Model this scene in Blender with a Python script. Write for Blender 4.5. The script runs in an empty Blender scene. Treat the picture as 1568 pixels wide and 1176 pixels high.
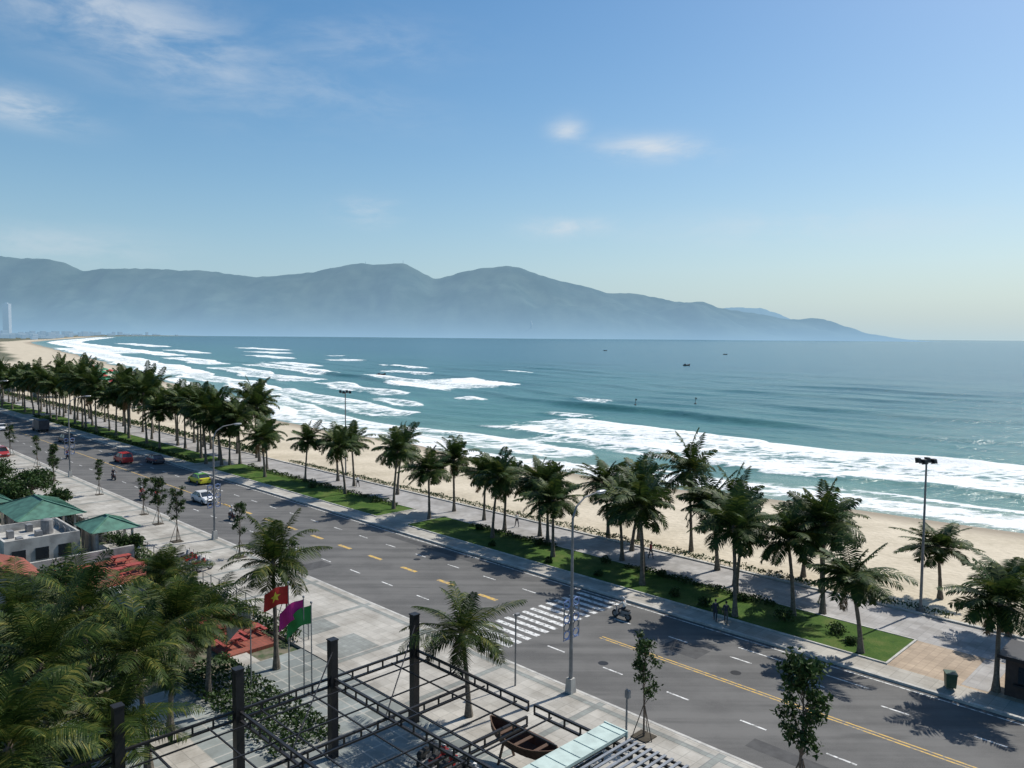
import bpy, bmesh, math, random
import numpy as np
from mathutils import Vector, Matrix, noise
R2=math.sqrt(2.0)
random.seed(7); rng=np.random.default_rng(7)
scene=bpy.context.scene
COL=scene.collection
# ------------------------------------------------------------------ frame: s = along the road (away), t = across toward the sea
def Q(s,t,z=0.0): return Vector(((t-s)/R2,(s+t)/R2,z))
# ------------------------------------------------------------------ materials
def mat(name): 
    m=bpy.data.materials.new(name); m.use_nodes=True; m.node_tree.nodes.clear(); return m
class NT:
    def __init__(s,m): s.t=m.node_tree if hasattr(m,'node_tree') else m; s.n=s.t.nodes; s.l=s.t.links
    def node(s,typ,**kw):
        n=s.n.new(typ)
        for k,v in kw.items():
            if k.startswith('i_'):
                key=k[2:]; key=int(key) if key.isdigit() else key.replace('_',' ')
                if hasattr(v,'is_output') : s.l.new(v,n.inputs[key])
                else: n.inputs[key].default_value=v
            else: setattr(n,k,v)
        return n
    def math(s,op,a,b=0.0,c=None,clamp=False):
        n=s.n.new('ShaderNodeMath'); n.operation=op; n.use_clamp=clamp
        for i,v in enumerate([a,b,c]):
            if v is None: continue
            if hasattr(v,'is_output'): s.l.new(v,n.inputs[i])
            else: n.inputs[i].default_value=v
        return n.outputs[0]
    def mix(s,f,a,b):
        n=s.n.new('ShaderNodeMix'); n.data_type='RGBA'
        for i,v in ((0,f),(6,a),(7,b)):
            if hasattr(v,'is_output'): s.l.new(v,n.inputs[i])
            else: n.inputs[i].default_value=(v if i==0 else (*v,1) if len(v)==3 else v)
        return n.outputs[2]
    def coords(s,kind='Object',scale=(1,1,1),rot=(0,0,0)):
        tc=s.n.new('ShaderNodeTexCoord'); mp=s.n.new('ShaderNodeMapping')
        mp.inputs['Scale'].default_value=scale; mp.inputs['Rotation'].default_value=rot
        s.l.new(tc.outputs[kind],mp.inputs[0]); return mp.outputs[0]
    def noise(s,vec,scale,detail=4,rough=.55,dist=0):
        n=s.node('ShaderNodeTexNoise'); n.inputs['Scale'].default_value=scale; n.inputs['Detail'].default_value=detail
        n.inputs['Roughness'].default_value=rough; n.inputs['Distortion'].default_value=dist
        if vec is not None: s.l.new(vec,n.inputs['Vector'])
        return n.outputs['Fac']
    def ramp(s,f,stops):
        n=s.n.new('ShaderNodeValToRGB'); e=n.color_ramp.elements
        while len(e)<len(stops): e.new(.5)
        for x,(p,c) in zip(e,stops): x.position=p; x.color=(*c,1) if len(c)==3 else c
        s.l.new(f,n.inputs[0]); return n.outputs[0]
    def step(s,f,a,b):
        n=s.n.new('ShaderNodeMapRange'); n.interpolation_type='SMOOTHSTEP'
        s.l.new(f,n.inputs[0]); n.inputs[1].default_value=a; n.inputs[2].default_value=b; return n.outputs[0]
    def bump(s,h,strength=.3,dist=.05):
        n=s.node('ShaderNodeBump',i_Strength=strength,i_Distance=dist); s.l.new(h,n.inputs['Height']); return n.outputs[0]
    def out(s,sh,vol=None):
        o=s.n.new('ShaderNodeOutputMaterial')
        if sh is not None: s.l.new(sh,o.inputs[0])
        if vol is not None: s.l.new(vol,o.inputs[1])
    def principled(s,col,rough=.7,normal=None,metal=0,spec=.4):
        p=s.n.new('ShaderNodeBsdfPrincipled')
        for k,v in (('Base Color',col),('Roughness',rough),('Metallic',metal),('Specular IOR Level',spec)):
            if hasattr(v,'is_output'): s.l.new(v,p.inputs[k])
            else: p.inputs[k].default_value=((*v,1) if k=='Base Color' else v)
        if normal is not None: s.l.new(normal,p.inputs['Normal'])
        return p
ROT45=(0,0,math.radians(45))   # aligns texture axes with the road
def simple(name,c,rough=.6,var=.25,scale=3.0,metal=0,bump=0,spec=.4):
    m=mat(name); N=NT(m); v=N.coords(); n=N.noise(v,scale,5)
    c2=tuple(x*(1-var) for x in c); c3=tuple(min(1,x*(1+var*.6)) for x in c)
    col=N.mix(N.step(n,.3,.7),c2,c3)
    nb=N.bump(N.noise(v,scale*8,3),bump,.02) if bump else None
    N.out(N.principled(col,rough,nb,metal,spec).outputs[0]); return m
def tiled(name,c,size,mortar,var=.2,gap=.02,rough=.8):
    m=mat(name); N=NT(m); v=N.coords(rot=ROT45)
    b=N.node('ShaderNodeTexBrick'); N.l.new(v,b.inputs[0]); b.offset=0
    b.inputs['Scale'].default_value=1; b.inputs['Brick Width'].default_value=size; b.inputs['Row Height'].default_value=size
    b.inputs['Mortar Size'].default_value=gap; b.inputs['Color1'].default_value=(*[x*(1-var) for x in c],1)
    b.inputs['Color2'].default_value=(*c,1); b.inputs['Mortar'].default_value=(*mortar,1)
    n=N.noise(v,.35,6,.6); n2=N.noise(v,6,4)
    f=N.math('ADD',N.math('MULTIPLY',N.step(n,.3,.7),.35),N.math('MULTIPLY',n2,.2))
    mul=N.node('ShaderNodeMix',data_type='RGBA',blend_type='MULTIPLY'); mul.inputs[0].default_value=1
    N.l.new(b.outputs[0],mul.inputs[6]); N.l.new(N.ramp(f,[(0,(.58,.56,.53)),(.5,(1.12,1.12,1.12))]),mul.inputs[7])
    N.out(N.principled(mul.outputs[2],rough).outputs[0]); return m
# aerial perspective for things kilometres away: haze glow mixed into the material, strongest near the water
HAZE_GLOW=(.355,.58,.80)
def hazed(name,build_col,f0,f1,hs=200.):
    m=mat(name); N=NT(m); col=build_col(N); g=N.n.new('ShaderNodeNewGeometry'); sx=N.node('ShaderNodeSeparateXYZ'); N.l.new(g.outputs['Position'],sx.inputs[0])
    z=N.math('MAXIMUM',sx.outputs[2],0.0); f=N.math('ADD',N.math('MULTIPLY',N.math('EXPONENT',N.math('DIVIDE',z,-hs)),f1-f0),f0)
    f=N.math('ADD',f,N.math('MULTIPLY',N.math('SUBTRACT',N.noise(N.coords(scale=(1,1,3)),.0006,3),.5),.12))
    e=N.node('ShaderNodeEmission'); e.inputs[0].default_value=(*HAZE_GLOW,1); d=N.principled(col,.95,spec=.05)
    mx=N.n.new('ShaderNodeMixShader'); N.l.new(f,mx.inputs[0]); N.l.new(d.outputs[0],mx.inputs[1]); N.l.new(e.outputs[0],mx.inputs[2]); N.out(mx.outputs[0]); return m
# foliage
def leafmat(name,dark,light,trans=.3,yel=None,spec=.2):
    m=mat(name); N=NT(m)
    g=N.n.new('ShaderNodeNewGeometry'); v=N.coords()
    r=N.math('ADD',N.math('MULTIPLY',g.outputs['Random Per Island'],.6),N.math('MULTIPLY',N.noise(v,.8,2),.6))
    stops=[(.2,dark),(.75,light)]
    if yel: stops.append((.97,yel))
    c=N.ramp(r,stops)
    d=N.principled(c,.55,spec=spec); t=N.node('ShaderNodeBsdfTranslucent'); N.l.new(c,t.inputs[0])
    mx=N.n.new('ShaderNodeMixShader'); mx.inputs[0].default_value=trans
    N.l.new(d.outputs[0],mx.inputs[1]); N.l.new(t.outputs[0],mx.inputs[2]); N.out(mx.outputs[0]); return m
M_PALM=leafmat('palm_frond',(.013,.030,.008),(.045,.078,.017),.22,(.13,.14,.03))
M_PALMN=leafmat('palm_frond_near',(.010,.026,.006),(.042,.072,.013),.24,(.19,.18,.04),.15)
M_DEAD=simple('dead_frond',(.16,.10,.05),.9)
M_TRUNK=simple('palm_trunk',(.14,.12,.095),.9,.4,5,bump=.5)
M_BARK=simple('bark',(.13,.1,.075),.9,.4,6)
M_LEAF=leafmat('shrub_leaf',(.018,.045,.01),(.06,.12,.022),.25)
M_LEAFD=leafmat('dark_leaf',(.013,.03,.009),(.04,.075,.018),.2)
M_STEEL=simple('black_steel',(.018,.018,.02),.45,.2)
M_GALV=simple('galvanised',(.3,.31,.32),.45,.15,metal=.6)
M_WHITE=simple('white_paint',(.72,.72,.7),.5,.12)
M_CONC=simple('concrete',(.42,.41,.38),.85,.25,.8,bump=.2)
M_KERB=simple('kerb_stone',(.45,.44,.41),.85,.25,1.5)
M_GREENROOF=simple('green_roof_sheet',(.07,.17,.125),.6,.35,1.2)
M_REDROOF=tiled('red_tile',(.30,.085,.055),.3,(.16,.07,.05))
M_RED=simple('red_wood',(.30,.055,.04),.6)
M_WALLW=simple('white_wall',(.40,.39,.36),.85,.4,.7)
M_GREY=simple('grey_metal',(.2,.2,.2),.5)
M_WOOD=simple('boat_wood',(.07,.035,.022),.75,.4,3)
M_GLASS=simple('dark_glass',(.02,.025,.03),.12,.1,spec=.8)
M_RUBBER=simple('rubber',(.02,.02,.02),.8)
M_BLUE=simple('blue_led_panel',(.2,.28,.5),.4)
M_SKIN=simple('skin',(.42,.26,.18),.6,.08)
M_HAIR=simple('hair',(.015,.012,.01),.5)
# ------------------------------------------------------------------ mesh builder
class MB:
    def __init__(s): s.v=[]; s.f=[]; s.m=[]
    def poly(s,pts,m=0):
        i=len(s.v); s.v+= [tuple(p) for p in pts]; s.f.append(tuple(range(i,i+len(pts)))); s.m.append(m)
    def hexa(s,p,m=0):
        i=len(s.v); s.v+=[tuple(q) for q in p]
        for f in ((3,2,1,0),(4,5,6,7),(0,1,5,4),(1,2,6,5),(2,3,7,6),(3,0,4,7)): s.f.append(tuple(i+k for k in f)); s.m.append(m)
    def sbox(s,s0,s1,t0,t1,z0,z1,m=0,inset=0.0):
        a,b=max(s0,s1),min(s0,s1)
        lo=[Q(a,t0,z0),Q(b,t0,z0),Q(b,t1,z0),Q(a,t1,z0)]
        k=inset; hi=[Q(a-k,t0+k,z1),Q(b+k,t0+k,z1),Q(b+k,t1-k,z1),Q(a-k,t1-k,z1)]
        s.hexa(lo+hi,m)
    def box(s,c,d,m=0,taper=(1,1)):
        x,y,z=c; a,b,h=d[0]/2,d[1]/2,d[2]/2; tx,ty=taper
        s.hexa([(x-a,y-b,z-h),(x+a,y-b,z-h),(x+a,y+b,z-h),(x-a,y+b,z-h),(x-a*tx,y-b*ty,z+h),(x+a*tx,y-b*ty,z+h),(x+a*tx,y+b*ty,z+h),(x-a*tx,y+b*ty,z+h)],m)
    def beam(s,p0,p1,w,h,m=0):
        p0=Vector(p0);p1=Vector(p1);d=(p1-p0).normalized()
        up=Vector((0,0,1)) if abs(d.z)<.95 else Vector((R2/2,R2/2,0))
        sd=d.cross(up).normalized()*w/2; u=sd.cross(d).normalized()*h/2
        s.hexa([p0-sd-u,p0+sd-u,p1+sd-u,p1-sd-u,p0-sd+u,p0+sd+u,p1+sd+u,p1-sd+u],m)
    def tube(s,pts,rads,n=8,m=0,cap=True):
        i=len(s.v); P=[Vector(p) for p in pts]
        for k,p in enumerate(P):
            d=(P[min(k+1,len(P)-1)]-P[max(k-1,0)]).normalized()
            a=d.cross(Vector((0,0,1)) if abs(d.z)<.95 else Vector((1,0,0))).normalized(); b=d.cross(a)
            for j in range(n):
                an=2*math.pi*j/n; s.v.append(tuple(p+(a*math.cos(an)+b*math.sin(an))*rads[k]))
        for k in range(len(P)-1):
            for j in range(n):
                j2=(j+1)%n; s.f.append((i+k*n+j,i+k*n+j2,i+(k+1)*n+j2,i+(k+1)*n+j)); s.m.append(m)
        if cap:
            s.f.append(tuple(i+j for j in range(n))[::-1]); s.m.append(m)
            s.f.append(tuple(i+(len(P)-1)*n+j for j in range(n))); s.m.append(m)
    def ball(s,c,r,m=0,nu=10,nv=7):
        c=Vector(c); rx,ry,rz=r if hasattr(r,'__len__') else (r,r,r); i=len(s.v)
        for a in range(nv+1):
            th=math.pi*a/nv
            for b in range(nu):
                ph=2*math.pi*b/nu; s.v.append((c.x+rx*math.sin(th)*math.cos(ph),c.y+ry*math.sin(th)*math.sin(ph),c.z+rz*math.cos(th)))
        for a in range(nv):
            for b in range(nu):
                b2=(b+1)%nu; s.f.append((i+a*nu+b,i+(a+1)*nu+b,i+(a+1)*nu+b2,i+a*nu+b2)); s.m.append(m)
    def leaves(s,c,r,n,size,m=0,shell=.5,zmin=None):
        c=np.array(c); r=np.array(r if hasattr(r,'__len__') else (r,r,r))
        for _ in range(n):
            d=rng.normal(size=3); d/=np.linalg.norm(d); rad=(shell+(1-shell)*rng.random())*(1+.12*math.sin(5*d[0]+3*d[1]+c[0]))
            p=c+d*r*rad
            if zmin is not None and p[2]<zmin: p[2]=zmin+rng.random()*.1
            a=rng.normal(size=3); a/=np.linalg.norm(a); b=np.cross(a,rng.normal(size=3)); b/=np.linalg.norm(b)
            sz=size*(.6+.8*rng.random()); 
            s.poly([p-a*sz,p-b*sz*.45,p+a*sz,p+b*sz*.45],m)
    def build(s,name,mats,smooth=False,loc=None,rotz=0,parent=None,bevel=0,link=True):
        me=bpy.data.meshes.new(name); me.from_pydata(s.v,[],s.f)
        for x in mats: me.materials.append(x)
        me.polygons.foreach_set('material_index',s.m)
        if smooth: me.polygons.foreach_set('use_smooth',[True]*len(s.f))
        me.update()
        o=bpy.data.objects.new(name,me)
        if link: COL.objects.link(o)
        if loc is not None: o.location=loc
        o.rotation_euler[2]=rotz
        if parent: o.parent=parent
        return o
def inst(me,name,loc,rotz=0,scale=1):
    o=bpy.data.objects.new(name,me); COL.objects.link(o); o.location=loc; o.rotation_euler[2]=rotz
    o.scale=scale if hasattr(scale,'__len__') else (scale,)*3; return o
def empty(name,loc=(0,0,0),rotz=0):
    o=bpy.data.objects.new(name,None); COL.objects.link(o); o.location=loc; o.rotation_euler[2]=rotz; o.empty_display_size=.3; return o
# ------------------------------------------------------------------ shoreline
SH_S=np.array([-4000,-200,0,22,60,110,193,343,641,2000,5000,7500,20000.])
SH_T=np.array([-300,118,113,110,105,101,105,140,205,470,1600,4200,30000.])
def tsh(s): return np.interp(s,SH_S,SH_T)
def tsh_s(s):
    s=np.asarray(s,float); w=np.maximum(8,np.abs(s)*.12)
    return (tsh(s-w)+tsh(s-w/2)+tsh(s)+tsh(s+w/2)+tsh(s+w))/5+1.5*np.sin(s/17.)+.8*np.sin(s/7.+1)
SEA=-1.5
def grid_mesh(name,S,T,Z,attrs,material,smooth=True):
    nr,nc=S.shape
    co=np.stack([(T-S)/R2,(S+T)/R2,Z],-1).reshape(-1,3).astype(np.float32)
    idx=np.arange(nr*nc).reshape(nr,nc)
    q=np.stack([idx[:-1,:-1],idx[1:,:-1],idx[1:,1:],idx[:-1,1:]],-1).reshape(-1,4)
    me=bpy.data.meshes.new(name); me.vertices.add(len(co)); me.vertices.foreach_set('co',co.ravel())
    p=co[q[0]]; nz_=np.cross(p[1]-p[0],p[2]-p[0])[2]
    if nz_<0: q=q[:,::-1]
    q=np.ascontiguousarray(q)
    me.loops.add(q.size); me.loops.foreach_set('vertex_index',q.ravel().astype(np.int32))
    me.polygons.add(len(q)); me.polygons.foreach_set('loop_start',np.arange(0,q.size,4,dtype=np.int32))
    me.polygons.foreach_set('use_smooth',np.full(len(q),smooth))
    for k,a in attrs.items():
        at=me.attributes.new(k,'FLOAT','POINT'); at.data.foreach_set('value',a.ravel().astype(np.float32))
    me.update(calc_edges=True); me.validate(); me.materials.append(material)
    o=bpy.data.objects.new(name,me); COL.objects.link(o); return o
# ground sheet
m=mat('ground_sand_earth'); N=NT(m); v=N.coords()
at=N.node('ShaderNodeAttribute',attribute_name='wet').outputs['Fac']; la=N.node('ShaderNodeAttribute',attribute_name='land').outputs['Fac']
n1=N.noise(v,.12,6,.6); n2=N.noise(v,1.6,6,.65); n3=N.noise(v,.9,3)
sand=N.mix(N.step(N.math('ADD',N.math('MULTIPLY',n1,.6),N.math('MULTIPLY',n2,.4)),.35,.65),(.41,.355,.26),(.57,.50,.385))
sand=N.mix(at,sand,(.27,.225,.165))
earth=N.mix(N.step(n3,.4,.6),(.05,.075,.03),(.16,.14,.1))
c=N.mix(la,sand,earth); vor=N.node('ShaderNodeTexVoronoi'); N.l.new(v,vor.inputs[0]); vor.inputs['Scale'].default_value=1.3
hh=N.math('ADD',N.math('MULTIPLY',vor.outputs[0],.6),n2)
N.out(N.principled(c,.9,N.bump(hh,.7,.12)).outputs[0]); M_SAND=m
sc=np.concatenate([-np.geomspace(60,6000,14)[::-1],np.arange(-55,420,4.),np.geomspace(425,16000,50)])
tr=np.concatenate([-np.geomspace(100,6000,8)[::-1],np.arange(-90,60,15.),[60,65.8,66.6,68]])
fr=np.linspace(0.03,1,22); po=np.array([3,8,20,60,200,1000,6000,16000.])
S,_=np.meshgrid(sc,np.arange(len(tr)+len(fr)+len(po)))
sh=tsh_s(sc)+0*sc; sh=np.maximum(sh,72)
T=np.concatenate([np.repeat(tr[:,None],len(sc),1),68+(sh[None]-68)*fr[:,None],sh[None]+po[:,None]])
O=T-sh[None]
Z=np.where(T<66,-.05,.1)
fr_all=np.clip((T-70)/np.maximum(sh[None]-70,1),0,1)
Z=np.where(T>68,.1+(SEA-.1)*(fr_all**1.5)+.12*np.sin(S/9+T/5)*np.sin(T/7-S/13)*(1-fr_all)*(fr_all>0),Z)
Z=np.where(O>0,SEA-.06*np.minimum(O,60),Z)
wet=np.clip((O+7)/5,0,1); land=np.where((T<62)&(S<3500),1.,0.)
land=np.where((S>700)&(T<sh[None]-60),1.,land)
grid_mesh('ground',S,T,Z,{'wet':wet,'land':land},M_SAND)
# sea
def wob(s,seed,sc=1.0):
    r=np.random.default_rng(seed); a=np.zeros_like(s)
    for w in (60,27,13,6): a=a+np.sin(s/(w*sc)*2*math.pi/3+r.random()*6.3)*w/60
    return a
scol=np.concatenate([-np.geomspace(60,5000,20)[::-1],np.arange(-55,420,1.),np.geomspace(422,14000,190)])
orow=np.concatenate([np.arange(-7,75,.6),np.arange(75,300,1.4),np.geomspace(302,15000,110)])
S,O=np.meshgrid(scol,orow); T=tsh_s(scol)[None]+O
near=np.clip(1-(np.abs(S)-420)/300,0,1)*np.clip(1-(O-350)/500,0,1)
foam=np.zeros_like(S); Z=np.full_like(S,SEA); face_shade=np.zeros_like(S)
def sm(x,a,b): 
    y=np.clip((x-a)/(b-a),0,1); return y*y*(3-2*y)
def band(o0,o1,s0,s1,k,seed,crest=.5,lead=5.,es=12.,fill=.62):
    global foam,Z,face_shade
    oo=O+wob(S,seed)*2.2; e0=o0; end=sm(S,s0,s0+es)*(1-sm(S,s1-es,s1))
    wdt=(o1-o0)*(.35+.65*end)
    inside=sm(oo,e0-2.5,e0+lead)*(1-sm(oo,e0+wdt-1.5,e0+wdt+.8))
    foam=np.maximum(foam,inside*end*k*(fill+(1-fill)*(.5+.5*np.cos((oo-e0)/wdt*6.28))))
    foam=np.maximum(foam,np.exp(-((oo-e0-wdt*.93)/1.7)**2)*end*1.1*(.72+.28*np.sin(S/11+seed)))
    foam=np.maximum(foam,np.exp(-((oo-e0-1.)/2.0)**2)*end*.95*(.62+.38*np.sin(S/8+seed*2)))
    Z+=crest*np.exp(-((oo-e0-1.5)/2.2)**2)*end + crest*.8*np.exp(-((oo-e0-wdt*.9)/2.5)**2)*end
band(0.2,8,-60,420,1.0,1,.12,2,fill=.75) 
band(5,21,90,270,.9,2,.2); band(9,15,0,90,.65,31,.1)
band(25,62,8,92,1.0,3,.5,fill=.7); band(30,66,70,155,1.0,4,.5,es=16,fill=.68)
band(26,48,-60,30,.95,13,.5); band(40,58,30,120,.95,14,.4)
band(67,73,138,164,.95,17,.4,es=6); band(22,34,60,130,.8,71,.3)
band(24,42,175,310,.9,5,.4); band(76,84,203,224,1.05,6,.5,es=5)
band(58,76,240,340,.9,21,.4); band(92,150,245,330,1.0,7,.6,es=20,fill=.7); band(102,120,305,390,.95,8,.5); band(46,56,195,245,.85,72,.4)
band(15,36,290,470,.95,9,.4); band(48,72,340,530,.95,10,.5); band(85,108,390,570,.95,11,.5); band(136,150,350,420,.95,73,.5); band(175,190,420,500,.95,74,.5)
band(118,124,168,196,.8,75,.4,es=6); band(208,216,330,372,.85,76,.4,es=8)
for i,(a,b,c,d) in enumerate([(3,40,420,1300),(58,85,550,780),(110,134,470,620),(150,174,640,820),(122,148,860,1120),(180,212,560,650),(200,234,820,980),(30,100,900,3800),(230,256,700,770),(70,100,780,1020),(260,295,980,1250),(150,190,1300,1800)]):
    band(a,b,c,d,1.0,40+i,.3,6,40,.7)
for o0,a,w in ((98,1.5,3.2),(128,.5,3.5),(150,.8,4.5),(178,.45,4),(205,.8,5),(232,.45,5),(262,.8,6),(310,.6,7),(360,.6,8)):
    oo=O+wob(S,int(o0),1.6)*2.5; kk=near*(.6+.4*np.sin(S/37+o0))
    Z+=a*np.exp(-(np.where(oo<o0,(oo-o0)/w,(oo-o0)/(w*2.2))**2))*kk
    face_shade=np.maximum(face_shade,np.exp(-((oo-o0+w*.8)/(w*.8))**2)*kk*min(1,a))
Z+=near*(.12*np.sin((O+3*np.sin(S/14))/4.3*2+1.3*np.sin(S/23))+.06*np.sin(O/2.1+S/9))*sm(O,3,25)
m=mat('sea_water'); N=NT(m); v=N.coords(rot=ROT45); 
vs=N.coords(rot=ROT45,scale=(.45,1,1))
fo=N.node('ShaderNodeAttribute',attribute_name='foam').outputs['Fac']; of=N.node('ShaderNodeAttribute',attribute_name='off').outputs['Fac']; gl=N.node('ShaderNodeAttribute',attribute_name='face_shade').outputs['Fac']
fo=N.math('MULTIPLY',fo,N.math('ADD',N.math('MULTIPLY',N.noise(vs,.06,3,.6),.75),.64))
vo=N.node('ShaderNodeTexVoronoi',feature='DISTANCE_TO_EDGE'); vo.inputs['Scale'].default_value=.5
dv=N.node('ShaderNodeVectorMath',operation='ADD'); nn=N.node('ShaderNodeTexNoise'); nn.inputs['Scale'].default_value=.5; N.l.new(vs,nn.inputs[0])
sc_=N.node('ShaderNodeVectorMath',operation='SCALE'); sc_.inputs['Scale'].default_value=2.5; N.l.new(nn.outputs['Color'],sc_.inputs[0])
N.l.new(vs,dv.inputs[0]); N.l.new(sc_.outputs[0],dv.inputs[1]); N.l.new(dv.outputs[0],vo.inputs[0])
lace=N.math('SUBTRACT',1,N.step(vo.outputs['Distance'],0,.28))
nb=N.noise(vs,.2,7,.7,.5); nf=N.noise(v,1.6,4,.7)
tex=N.math('ADD',N.math('ADD',N.math('MULTIPLY',nb,1.05),N.math('MULTIPLY',nf,.3)),N.math('MULTIPLY',lace,.22))
tex=N.math('SUBTRACT',tex,.15)
ff=N.step(N.math('ADD',tex,N.math('MULTIPLY',fo,.68)),.96,1.22)
ff=N.math('MULTIPLY',ff,N.step(fo,.02,.25))
wc=N.ramp(of,[(0,(.24,.31,.25)),(.04,(.12,.235,.20)),(.12,(.065,.185,.17)),(.35,(.04,.145,.15)),(1,(.03,.115,.15))])
wc=N.mix(N.math('MULTIPLY',gl,.6),wc,(.018,.085,.075))  # shoreward swell faces painted darker, standing in for weaker sky reflection
big=N.noise(N.coords(rot=ROT45,scale=(.3,1,1)),.02,5,.6); mid=N.noise(N.coords(rot=ROT45,scale=(.25,1,1)),.16,4,.6)
wcm=N.node('ShaderNodeMix',data_type='RGBA',blend_type='MULTIPLY'); wcm.inputs[0].default_value=1
bm=N.math('ADD',N.math('MULTIPLY',big,.55),N.math('MULTIPLY',mid,.45))
N.l.new(wc,wcm.inputs[6]); N.l.new(N.ramp(bm,[(.35,(.66,.74,.8)),(.65,(1.22,1.16,1.1))]),wcm.inputs[7])
h=N.math('ADD',N.math('MULTIPLY',N.noise(N.coords(rot=ROT45,scale=(.5,1,1)),.5,5,.65),1.),N.math('MULTIPLY',N.noise(v,.12,2),1.6))
nrm=N.bump(h,.9,.6)
w=N.principled(wcm.outputs[2],.2,nrm,spec=.42); w.inputs['IOR'].default_value=1.33
f=N.principled((.84,.86,.85),.9,N.bump(N.math('ADD',nf,nb),1,.4))
mx=N.n.new('ShaderNodeMixShader'); N.l.new(ff,mx.inputs[0]); N.l.new(w.outputs[0],mx.inputs[1]); N.l.new(f.outputs[0],mx.inputs[2]); N.out(mx.outputs[0])
grid_mesh('sea',S,T,Z,{'foam':foam,'off':np.clip(O/400,0,1),'face_shade':face_shade},m)
# ------------------------------------------------------------------ mountains
ridge=[(-400,400),(-100,392),(0,393),(50,394),(80,396),(105,403),(133,414),(165,411),(200,412),(260,413),(320,416),(390,424),(440,421),(480,417),(520,409),(550,404),(585,406),(620,404),(640,414),(665,425),(700,417),(740,410),(775,405),(795,410),(825,423),(860,433),(900,441),(930,449),(968,447),(1000,455),(1030,463),(1075,463),(1100,471),(1120,474),(1165,482),(1210,489),(1250,489),(1285,498),(1310,508),(1325,516)]
def mountain(name,ridge,Y0,front,back,seed,mtl,nrow=46):
    kx=np.array([(p-784)/1200*Y0 for p,_ in ridge]); kz=np.array([22+Y0*(513.5+(p-784)*.008-y)/1200 for p,y in ridge])
    X=np.linspace(kx[0],kx[-1],520); H=np.interp(X,kx,kz)
    H2=np.convolve(np.pad(H,1,mode='edge'),np.ones(3)/3,'valid')
    H=np.maximum(H2,1)
    verts=[];nr=nrow
    for j in range(nr):
        u=j/(nr-1)
        for i,x in enumerate(X):
            if u<.7: q=u/.7; yy=Y0-front*(1-q); pr=q**.85
            else: q=(1-u)/.3; yy=Y0+back*(1-q); pr=q
            h=H[i]*pr
            nz=noise.fractal(Vector((x/520+seed,yy/900,0)),1.,2.,5)
            rg=1-abs(noise.noise(Vector((x/650+seed*2,yy/2600,3))))*2
            h+= (nz*170+ (rg-.6)*150)*(pr*(1-pr))*2.2*min(1,H[i]/300)
            h+= (nz*16+noise.noise(Vector((x/60,seed,1)))*7)*min(1,H[i]/200)*(pr>.9)
            edge=min(1,(len(X)-1-i)/6)
            yoff=noise.noise(Vector((x/900,seed,7)))*350*(1-q)
            verts.append((x,yy+yoff,max(h*edge,0)-4*(1-min(1,pr*20))))
    n=len(X); F=[(j*n+i,j*n+i+1,(j+1)*n+i+1,(j+1)*n+i) for j in range(nr-1) for i in range(n-1)]
    me=bpy.data.meshes.new(name); me.from_pydata(verts,[],F); me.materials.append(mtl); me.polygons.foreach_set('use_smooth',[True]*len(F)); me.update()
    o=bpy.data.objects.new(name,me); COL.objects.link(o)
forest=lambda N:N.mix(N.step(N.noise(N.coords(),.003,6,.65),.35,.65),(.02,.045,.035),(.06,.09,.07))
mountain('mountain_range',ridge,7500,1300,1500,1.3,hazed('mountain_forest_haze_glow',forest,.38,.80))
ridge2=[(1000,500),(1060,480),(1100,472),(1130,470),(1160,472),(1190,480),(1215,492),(1260,505),(1300,516)]
mountain('far_headland',ridge2,10000,900,900,4.1,hazed('headland_forest_haze_glow',forest,.66,.86),20)
M_FARW=hazed('distant_wall_haze_glow',lambda N:N.mix(.5,(.5,.5,.5),(.5,.5,.5)),.5,.5); M_FARG=hazed('distant_window_haze_glow',lambda N:N.mix(.5,(.1,.1,.1),(.1,.1,.1)),.5,.5)
# ------------------------------------------------------------------ road, pavements
m=mat('asphalt'); N=NT(m); v=N.coords(rot=ROT45); vst=N.coords(rot=ROT45,scale=(.03,1,1))
n=N.math('ADD',N.math('MULTIPLY',N.noise(vst,.9,4),.55),N.math('MULTIPLY',N.noise(v,.25,6,.65),.45))
c=N.mix(N.step(n,.38,.62),(.075,.074,.072),(.135,.132,.126)); c=N.mix(N.step(N.noise(v,30,2),.45,.7),c,(.155,.153,.147))
c=N.mix(N.math('MULTIPLY',N.step(N.noise(N.coords(rot=ROT45,scale=(.15,1,1)),.7,3,.6),.58,.72),.45),c,(.05,.05,.05))
N.out(N.principled(c,.85,N.bump(N.noise(v,40,2),.3,.01),spec=.3).outputs[0]); M_ASPH=m
def worn(name,c):
    m=mat(name); N=NT(m); v=N.coords(); n=N.noise(v,3,6,.7); N.out(N.principled(N.mix(N.step(n,.38,.55),(.2,.2,.19),c),.7).outputs[0]); return m
M_MARK=worn('road_paint_white',(.68,.68,.66)); M_YEL=worn('road_paint_yellow',(.6,.38,.08))
M_PAVE=tiled('pavement_tiles',(.45,.43,.385),.8,(.3,.29,.26)); M_PROM=tiled('promenade_tiles',(.38,.37,.36),.6,(.27,.27,.27)); M_TAN=tiled('tan_tiles',(.42,.33,.24),.5,(.28,.22,.16))
M_SLATE=tiled('slate_paving',(.26,.29,.28),1.2,(.36,.36,.33),.3,.05)
m=mat('lawn'); N=NT(m); v=N.coords(); n=N.math('ADD',N.math('MULTIPLY',N.noise(v,.5,5,.6),.6),N.math('MULTIPLY',N.noise(v,9,4,.7),.4))
N.out(N.principled(N.ramp(n,[(.34,(.022,.055,.009)),(.5,(.052,.105,.016)),(.66,(.12,.14,.04))]),.9,N.bump(N.noise(v,25,3),.8,.05),spec=.15).outputs[0]); M_LAWN=m
SA,SB=-80,900
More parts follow.
